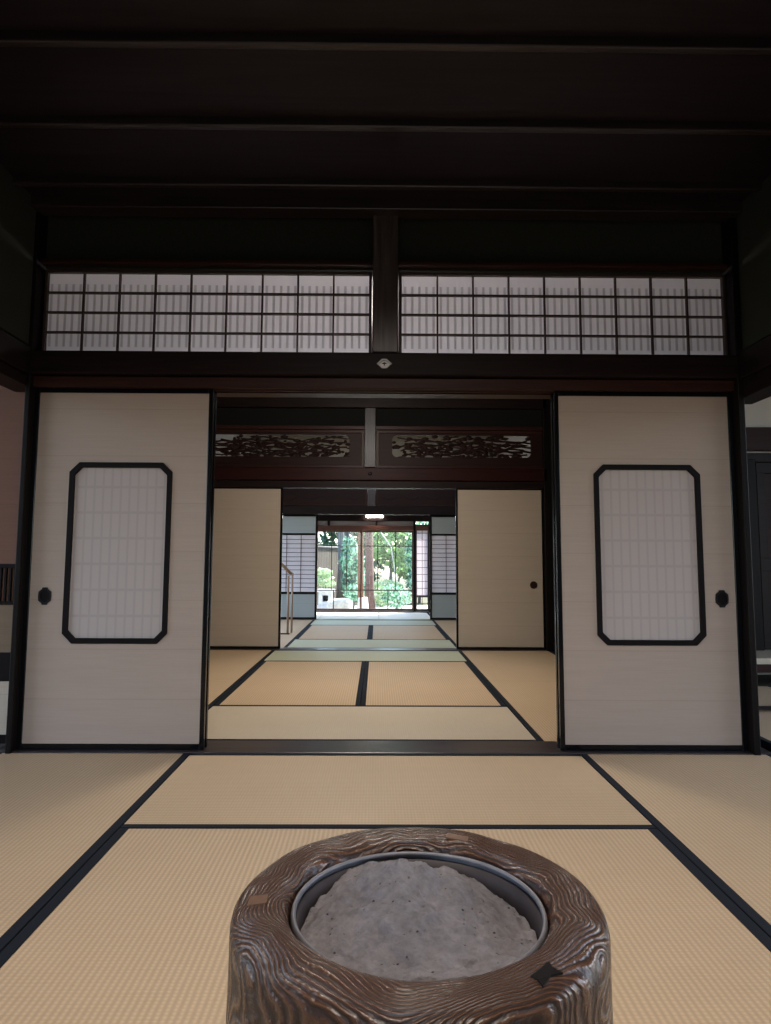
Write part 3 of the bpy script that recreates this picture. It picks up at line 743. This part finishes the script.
bm = bmn(); bx(bm, 3.27, 4.22, 5.775, 5.80, 1.66, 1.75); bx(bm, 3.27, 4.22, 5.775, 5.80, .82, .93); bx(bm, 3.27, 3.34, 5.775, 5.80, .93, 1.66); bx(bm, 3.27, 4.22, 5.775, 5.80, .16, .24); bx(bm, 3.27, 3.34, 5.775, 5.80, .24, .82); bx(bm, 4.15, 4.22, 5.775, 5.80, .24, 1.66)
obj('rails', bm, 'dark_x', r, .002)
# left: board panel with a lattice strip
r = thing('slatted_screen', 'orange-brown board screen with a slatted strip past the left corner post', 'screen', (-2.2, 3.42, .003))
a0, a1, y = -2.62, -1.735, 3.415
obj('upper_panel', box(a0, a1, y+.006, y+.024, .875, 1.80), 'orange', r)
obj('middle_panel', box(a0, a1, y+.006, y+.024, .44, .672), 'orange_tan', r)
obj('lower_panel', box(a0, a1, y+.006, y+.024, .045, .300), 'fusuma_tan', r)
bm = bmn()
for z0_, z1_ in ((.003, .045), (.300, .44), (.672, .69), (.855, .875)): bx(bm, a0, a1, y, y+.03, z0_, z1_)
bx(bm, a0-.03, a0, y, y+.03, .003, 1.80)
obj('frame', bm, 'lacquer_soft', r, .002)
obj('lattice_backing', box(a0, a1, y+.020, y+.026, .69, .855), 'orange', r)
bm = bmn(); x = a0+.015
while x < a1-.01:
    bx(bm, x, x+.009, y+.004, y+.018, .69, .855); x += .024
obj('slats', bm, 'dark_z', r)

# ================================================================== BRAZIER
BX, BY, BZ = .070, 1.170, .36
r = thing('wooden_brazier', 'round brown wooden ash brazier carved from a log, on the tatami', 'brazier', (BX, BY, 0))
prof = [(.0, .002), (.20, .002), (.262, .004), (.280, .018), (.292, .06), (.300, .12), (.303, .18), (.302, .24), (.301, .285), (.301, .315),
        (.3005, .334), (.298, .345), (.293, .352), (.284, .357), (.268, .361), (.250, .362), (.232, .359), (.220, .354), (.213, .346), (.210, .334), (.208, .31), (.208, .22), (.18, .20), (0, .20)]
bm = bmn()
# resample the profile finely so the raised grain has geometry to sit on
pp = []
for (r0_, z0_), (r1_, z1_) in zip(prof, prof[1:]):
    n_ = max(1, int(math.hypot(r1_-r0_, z1_-z0_)/.006))
    for k in range(n_): pp.append((r0_+(r1_-r0_)*k/n_, z0_+(z1_-z0_)*k/n_))
pp.append(prof[-1]); pp = [(max(a, .0006), b) for a, b in pp]
lathe(bm, pp, 0, 0, 192)
for v in bm.verts:
    d = v.co.copy(); rr_ = math.hypot(d.x, d.y)
    if rr_ < .195: continue
    a = math.atan2(d.y, d.x)
    n1 = noise.noise(Vector((math.cos(a)*1.4, math.sin(a)*1.4, d.z*3)))
    k = 1+.012*n1
    v.co.x *= k; v.co.y *= k
    if d.z > .3: v.co.z += .004*noise.noise(Vector((d.x*9, d.y*9, 3.1)))
for v in bm.verts: v.co += Vector((BX, BY, 0))
body = obj('body', bm, 'brazier', r, 0, True)
bm = bmn()
lathe(bm, [(.2075, .300), (.2070, .338), (.2055, .3425), (.2030, .3435), (.2000, .3410), (.199, .337)], BX, BY, 128)
ln = obj('metal_liner', bm, 'copper', r, 0, True); ln['label'] = 'dull grey metal liner inside the wooden rim'
bm = bmn(); lathe(bm, [(.2070, .330), (.1968, .330), (.1955, .30), (.1950, .215)], BX, BY, 128)
lw = obj('liner_wall', bm, 'liner_dark', r, 0, True); lw['label'] = 'dark inner wall of the liner'
sol = ln.modifiers.new('solidify', 'SOLIDIFY'); sol.thickness = .002; sol.offset = -1
# inlaid bow-tie key and repair patches
def inlay(cx_, cy_, pts, rot, mat, name, lab, z):
    bm = bmn(); c_, s_ = math.cos(rot), math.sin(rot)
    def rim(x, y_):      # height of the carved rim under a point
        dx, dy = x-BX, y_-BY; q = math.hypot(dx, dy)
        zz = pp[-1][1]
        for (r0_, z0_), (r1_, z1_) in zip(pp, pp[1:]):
            if z0_ > .3 and z1_ > .3 and min(r0_, r1_) <= q <= max(r0_, r1_): zz = max(z0_, z1_); break
        return zz+.004*noise.noise(Vector((dx*9, dy*9, 3.1)))+.0012
    a = [bm.verts.new((cx_+x*c_-y_*s_, cy_+x*s_+y_*c_, rim(cx_+x*c_-y_*s_, cy_+x*s_+y_*c_)-.012)) for x, y_ in pts]
    b = [bm.verts.new((cx_+x*c_-y_*s_, cy_+x*s_+y_*c_, rim(cx_+x*c_-y_*s_, cy_+x*s_+y_*c_))) for x, y_ in pts]
    bm.faces.new(a); bm.faces.new(b)
    for i in range(len(pts)):
        j = (i+1) % len(pts); bm.faces.new((a[i], a[j], b[j], b[i]))
    o = obj(name, bm, mat, r); o['label'] = lab; return o
inlay(-.002, .017, [(.206, .928), (.223, .943), (.238, .96), (.2415, .9475), (.253, .94), (.2345, .9315), (.219, .912), (.2145, .922)], 0, 'iron', 'inlay_key', 'dark bow-tie inlay in the rim', .3640)
inlay(-.189, 1.148, [(-.016, -.014), (.014, -.014), (.016, .014), (-.014, .014)], .1, 'inlay_tan', 'inlay_patch', 'tan square repair patch in the rim', .3625)
inlay(.161, 1.392, [(-.022, -.008), (.022, -.008), (.022, .008), (-.022, .008)], -.35, 'inlay_tan', 'inlay_patch', 'tan oblong repair patch in the rim', .3622)

# ash heap inside
bm = bmn(); RR, NA = 90, 240
rows = []
pkx, pky = -.018, .095
for i in range(RR+1):
    rad_ = .1935*i/RR; row = []
    for k in range(NA):
        a = 2*math.pi*k/NA; x, y_ = rad_*math.cos(a), rad_*math.sin(a)
        d = math.hypot((x-pkx)*1.0, (y_-pky)*.85)
        z = .292+.084*max(0, 1-d/.215)**1.3-.010*max(0, y_/.19)*max(0, 1-abs(x)/.19)
        z += .042*max(0, (-y_+.03)/.2)                    # banked up towards the near rim
        z += .010*math.sin(3*math.atan2(y_-pky, x-pkx)+.6)*min(1, d/.08)*max(0, 1-d/.2)
        z += .007*noise.noise(Vector((x*14, y_*14, 1.7)))+.008*noise.noise(Vector((x*34, y_*34, 5)))+.0045*noise.noise(Vector((x*80, y_*80, 9)))+.0025*noise.noise(Vector((x*170, y_*170, 2)))
        z = min(z, .372)
        row.append(bm.verts.new((BX+x, BY+y_, z)))
    rows.append(row)
for A, B in zip(rows, rows[1:]):
    for k in range(NA): bm.faces.new((A[k], A[(k+1) % NA], B[(k+1) % NA], B[k]))
low = [bm.verts.new((v.co.x, v.co.y, .204)) for v in rows[-1]]
for k in range(NA): bm.faces.new((rows[-1][k], rows[-1][(k+1) % NA], low[(k+1) % NA], low[k]))
bm.faces.new(low)
bmesh.ops.remove_doubles(bm, verts=rows[0], dist=1e-5)
ash = obj('ash', bm, 'ash', None, 0, True, (BX, BY, .204))
tag(ash, 'grey powdery ash heaped to a peak inside the wooden brazier', 'ash', None, 'stuff')

# ================================================================== GARDEN
GZ = -.15
bm = bmn(); bx(bm, -14, 14, 11.80, 15.6, GZ-.2, GZ); struct('garden_ground', bm, 'gravel')
bm = bmn(); bx(bm, -14, 14, 15.6, 40, GZ-.2, GZ); struct('garden_ground.001', bm, 'ground_far')

def leaves(bm, c, r, n, size, seed, flat=.0):
    rnd = random.Random(seed)
    for _ in range(n):
        d = Vector((rnd.gauss(0, 1), rnd.gauss(0, 1), rnd.gauss(0, 1))).normalized()
        q = rnd.uniform(.55, 1.0)**.6
        p = Vector((c[0]+d.x*r[0]*q, c[1]+d.y*r[1]*q, c[2]+d.z*r[2]*q))
        if p.z < GZ+.01: continue
        a = Vector((rnd.gauss(0, 1), rnd.gauss(0, 1), rnd.gauss(0, 1)-.3)).normalized()
        b = a.cross(d if abs(a.dot(d)) < .95 else Vector((0, 0, 1))).normalized()
        s = size*rnd.uniform(.6, 1.3)
        pts = [p-a*s, p-b*s*.45+a*s*.1, p+a*s, p+b*s*.45+a*s*.1]
        bm.faces.new([bm.verts.new(x) for x in pts])
def bush(name, label, cat, loc, clumps, mat, size, stems, stem_mat='bark_grey', group=None, trunk=None):
    r = thing(name, label, cat, (loc[0], loc[1], GZ), group)
    bm = bmn()
    for i, (dx, dy, z, rx, ry, rz, n) in enumerate(clumps): leaves(bm, (loc[0]+dx, loc[1]+dy, z), (rx, ry, rz), n, size, hash((name, i, loc)) % 9999 if False else i*31+int(abs(loc[0])*100)+int(loc[1]*10))
    obj('foliage', bm, mat, r)
    bm = bmn()
    for dx, dy, z, rad in stems:
        tube(bm, [(loc[0]+dx*.3, loc[1]+dy*.3, GZ-.02), (loc[0]+dx*.7+.02, loc[1]+dy*.6, GZ+(z-GZ)*.5), (loc[0]+dx, loc[1]+dy, z)], [rad, rad*.8, rad*.5], 7)
    obj('trunk' if trunk else 'stems', bm, stem_mat, r, 0, True)
    return r
# post carrying the eaves, on its footing stone
r = thing('footing_stone', 'pale tapered footing stone under the garden post', 'stone', (-.28, 13.5, GZ))
bm = bmn(); 
for v4 in ([],): pass
a = [bm.verts.new((-.28+x*.125, 13.5+y_*.125, GZ-.01)) for x, y_ in ((-1, -1), (1, -1), (1, 1), (-1, 1))]
b = [bm.verts.new((-.28+x*.092, 13.5+y_*.092, .15)) for x, y_ in ((-1, -1), (1, -1), (1, 1), (-1, 1))]
bm.faces.new(a); bm.faces.new(b)
for i in range(4): bm.faces.new((a[i], a[(i+1) % 4], b[(i+1) % 4], b[i]))
obj('block', bm, 'stone_light', r, .012)
r = thing('garden_post', 'slim orange-brown wooden post on a footing stone outside the glass doors', 'post', (-.32, 13.5, .15))
obj('shaft', box(-.383, -.268, 13.44, 13.56, .15, 2.9), 'pillar', r, .008)
obj('bracket', box(-.9, .25, 13.45, 13.55, 2.9, 3.0), 'pillar', r, .008)
# tree trunk right beside the post
r = thing('tree', 'reddish-barked tree trunk rising just right of the garden post', 'tree', (-.16, 14.4, GZ))
bm = bmn(); tube(bm, [(-.15, 14.4, GZ-.05), (-.155, 14.4, .2), (-.165, 14.4, .9), (-.19, 14.42, 1.7), (-.22, 14.5, 3.2)], [.13, .095, .088, .085, .07], 12)
tube(bm, [(-.18, 14.4, 1.9), (.4, 14.5, 2.6), (.9, 14.8, 3.0)], [.05, .035, .02], 7)
obj('trunk', bm, 'bark_red', r, 0, True)
bm = bmn(); leaves(bm, (-.2, 14.5, 3.6), (.5, .4, .5), 500, .09, 5); obj('foliage', bm, 'leaf_a', r)
# grey trunks further left
for i, (x, y_, rad, lab) in enumerate(((-.87, 16.4, .09, 'grey tree trunk by the end of the board fence'), (-.70, 17.2, .10, 'grey tree trunk between the fence and the leafy bush'))):
    r = thing('tree', lab, 'tree', (x, y_, GZ))
    bm = bmn(); tube(bm, [(x, y_, GZ-.05), (x+.02, y_, .8), (x-.03, y_, 1.9), (x+.05, y_, 3.4)], [rad*1.3, rad, rad*.9, rad*.7], 10); obj('trunk', bm, 'bark_grey', r, 0, True)
    bm = bmn(); leaves(bm, (x, y_+.1, 3.4), (.30, .3, .5), 300, .10, 40+i); leaves(bm, (x+(.12 if i else -.1), y_, 1.85), (.20, .2, .2), 110, .08, 50+i); obj('foliage', bm, 'leaf_a', r)
# board fence receding on the left
r = thing('board_fence', 'weathered grey board fence at the left of the garden', 'fence', (-1.5, 17, GZ))
P0, P1 = Vector((-2.5, 14.2, 0)), Vector((-.55, 19.6, 0)); dv = (P1-P0); nrm = Vector((-dv.y, dv.x, 0)).normalized()*.012
bm = bmn(); n_ = 36
for k in range(n_):
    a, b = P0+dv*(k/n_), P0+dv*((k+.94)/n_)
    q = [(p+s*nrm) for p in (a, b) for s in (-1, 1)]
    v0 = [bm.verts.new((p.x, p.y, GZ)) for p in q]; v1 = [bm.verts.new((p.x, p.y, 1.16+.01*math.sin(k*7))) for p in q]
    for f in ((0, 1, 3, 2),): bm.faces.new([v0[i] for i in f]); bm.faces.new([v1[i] for i in f])
    for i, j in ((0, 1), (1, 3), (3, 2), (2, 0)): bm.faces.new((v0[i], v0[j], v1[j], v1[i]))
obj('boards', bm, 'fence', r)
bm = bmn(); tube(bm, [P0+Vector((0, 0, 1.20)), P1+Vector((0, 0, 1.20))], .05, 6); obj('coping', bm, 'bark_grey', r)
# stone lantern
r = thing('stone_lantern', 'whitish squat stone lantern with a dark square opening, at the left edge of the garden', 'lantern', (-1.045, 13.9, GZ))
obj('base', box(-1.21, -.88, 13.75, 14.08, GZ-.01, -.03), 'stone_light', r, .015)
bm = bmn(); ring_prism(bm, [(-1.18, -.03), (-.91, -.03), (-.91, .24), (-1.18, .24)], [(-1.10, .045), (-.985, .045), (-.985, .17), (-1.10, .17)], 13.78, 14.05)
obj('firebox', bm, 'stone_light', r, .006)
obj('firebox_back', box(-1.12, -.97, 14.0, 14.02, .02, .19), 'iron', r)
obj('cap', box(-1.23, -.86, 13.73, 14.10, .24, .285), 'stone_light', r, .015)
# flat-topped rock
bm = bmn(); g = bmesh.ops.create_icosphere(bm, subdivisions=4, radius=1)
for v in g['verts']:
    d = v.co.normalized(); s = lambda q, e: math.copysign(abs(q)**e, q)
    k = 1+.10*noise.noise(d*2.3)+.04*noise.noise(d*6)
    v.co = Vector((-.725+s(d.x, .55)*.25*k, 13.35+s(d.y, .6)*.24*k, -.02+s(d.z, .45)*.155*(1+.05*noise.noise(d*4))))
rk = obj('garden_rock', bm, 'stone', None, 0, True, (-.725, 13.35, GZ)); tag(rk, 'large flat-topped pale garden rock before the left glass door', 'rock')
# clipped round shrub, on a tiered stem
bush('clipped_shrub', 'round clipped pale green shrub behind the stone lantern', 'shrub', (-1.18, 15.0),
     [(0, 0, .60, .20, .2, .10, 420), (-.02, 0, .46, .26, .25, .10, 420), (.05, 0, .36, .24, .24, .08, 240)], 'leaf_d', .035, [(0, 0, .5, .03), (.05, 0, .35, .02)])
# leafy bushes
bush('leafy_bush', 'bright blue-green bush left of the garden post', 'bush', (-.60, 15.9),
     [(0, 0, .85, .30, .3, .42, 300), (.08, .1, .35, .33, .3, .45, 260), (-.05, 0, 1.25, .16, .25, .2, 90)], 'leaf_c', .075, [(0, 0, .8, .03), (.1, .1, 1.0, .02)])
bush('leafy_tree', 'tall bright green leafy tree filling the right glass door', 'tree', (.35, 18.0),
     [(0, 0, 1.3, .72, .5, .55, 420), (.35, .1, .9, .5, .5, .45, 260), (-.2, .1, 1.75, .6, .5, .4, 240), (.4, 0, 1.75, .5, .5, .4, 200)], 'leaf_a', .11, [(0, .1, 1.6, .05), (.35, .1, 1.2, .03)], 'bark_grey', None, True)
bush('leafy_tree', 'glossy blue-green tree at the right edge of the garden view', 'tree', (1.02, 16.4),
     [(0, 0, 1.0, .36, .4, .6, 420), (0, 0, .4, .34, .4, .4, 260), (0, .1, 1.8, .40, .4, .5, 260)], 'leaf_c', .085, [(0, .1, 1.3, .04)], 'bark_grey', None, True)
bush('low_shrub', 'pale feathery low shrub inside the right glass door view, nearest the glass', 'shrub', (.42, 14.6),
     [(0, 0, .10, .34, .3, .24, 620), (-.15, 0, .25, .16, .2, .12, 150)], 'leaf_c', .04, [(0, 0, .1, .02)])
bush('low_shrub', 'whitish flowering low shrub just right of the tree trunk', 'shrub', (.08, 15.2),
     [(0, 0, .05, .26, .25, .2, 420), (.1, 0, .22, .2, .2, .08, 160)], 'leaf_d', .04, [(0, 0, .1, .02)])
bush('low_shrub', 'pale leafy mound behind the whitish flowering shrub', 'shrub', (.20, 15.85),
     [(0, 0, .30, .36, .2, .13, 300), (.2, 0, .24, .22, .2, .14, 200)], 'leaf_d', .05, [(0, 0, .2, .02)])
bush('low_shrub', 'small dark leafy shrub between the rock and the footing stone', 'shrub', (-.50, 14.6),
     [(0, 0, .18, .22, .2, .2, 300)], 'leaf_c', .045, [(0, 0, .1, .02)])
# bare pale branch slanting through the leaves
bm = bmn(); tube(bm, [(.02, 16.9, 1.66), (.15, 16.9, 1.48), (.34, 16.9, 1.20), (.47, 17.0, .4), (.50, 17.05, GZ-.02)], [.010, .013, .015, .012, .012], 7)
br = obj('bare_sapling', bm, 'stone_light', None, 0, True, (.50, 17.05, GZ)); tag(br, 'thin pale bare sapling slanting across the leafy tree', 'sapling')
# dark hedge closing the view
for i, (x, y_, lab) in enumerate(((-3.6, 22.5, 'dark hedge tree beyond the board fence'), (-.9, 23.0, 'dark hedge tree behind the grey trunks'), (1.8, 22.5, 'dark hedge tree behind the bright leafy tree'), (4.5, 22.0, 'dark hedge tree at the far right of the garden'))):
    bush('hedge_tree', lab, 'tree', (x, y_), [(0, 0, 1.0, 1.3, .7, 1.2, 1500), (0, 0, 2.6 if i else 1.2, 1.3, .8, 1.2, 900)], 'leaf_b', .13, [(0, 0, 1.8, .08)], 'bark_grey', 'dark trees closing the garden', True)
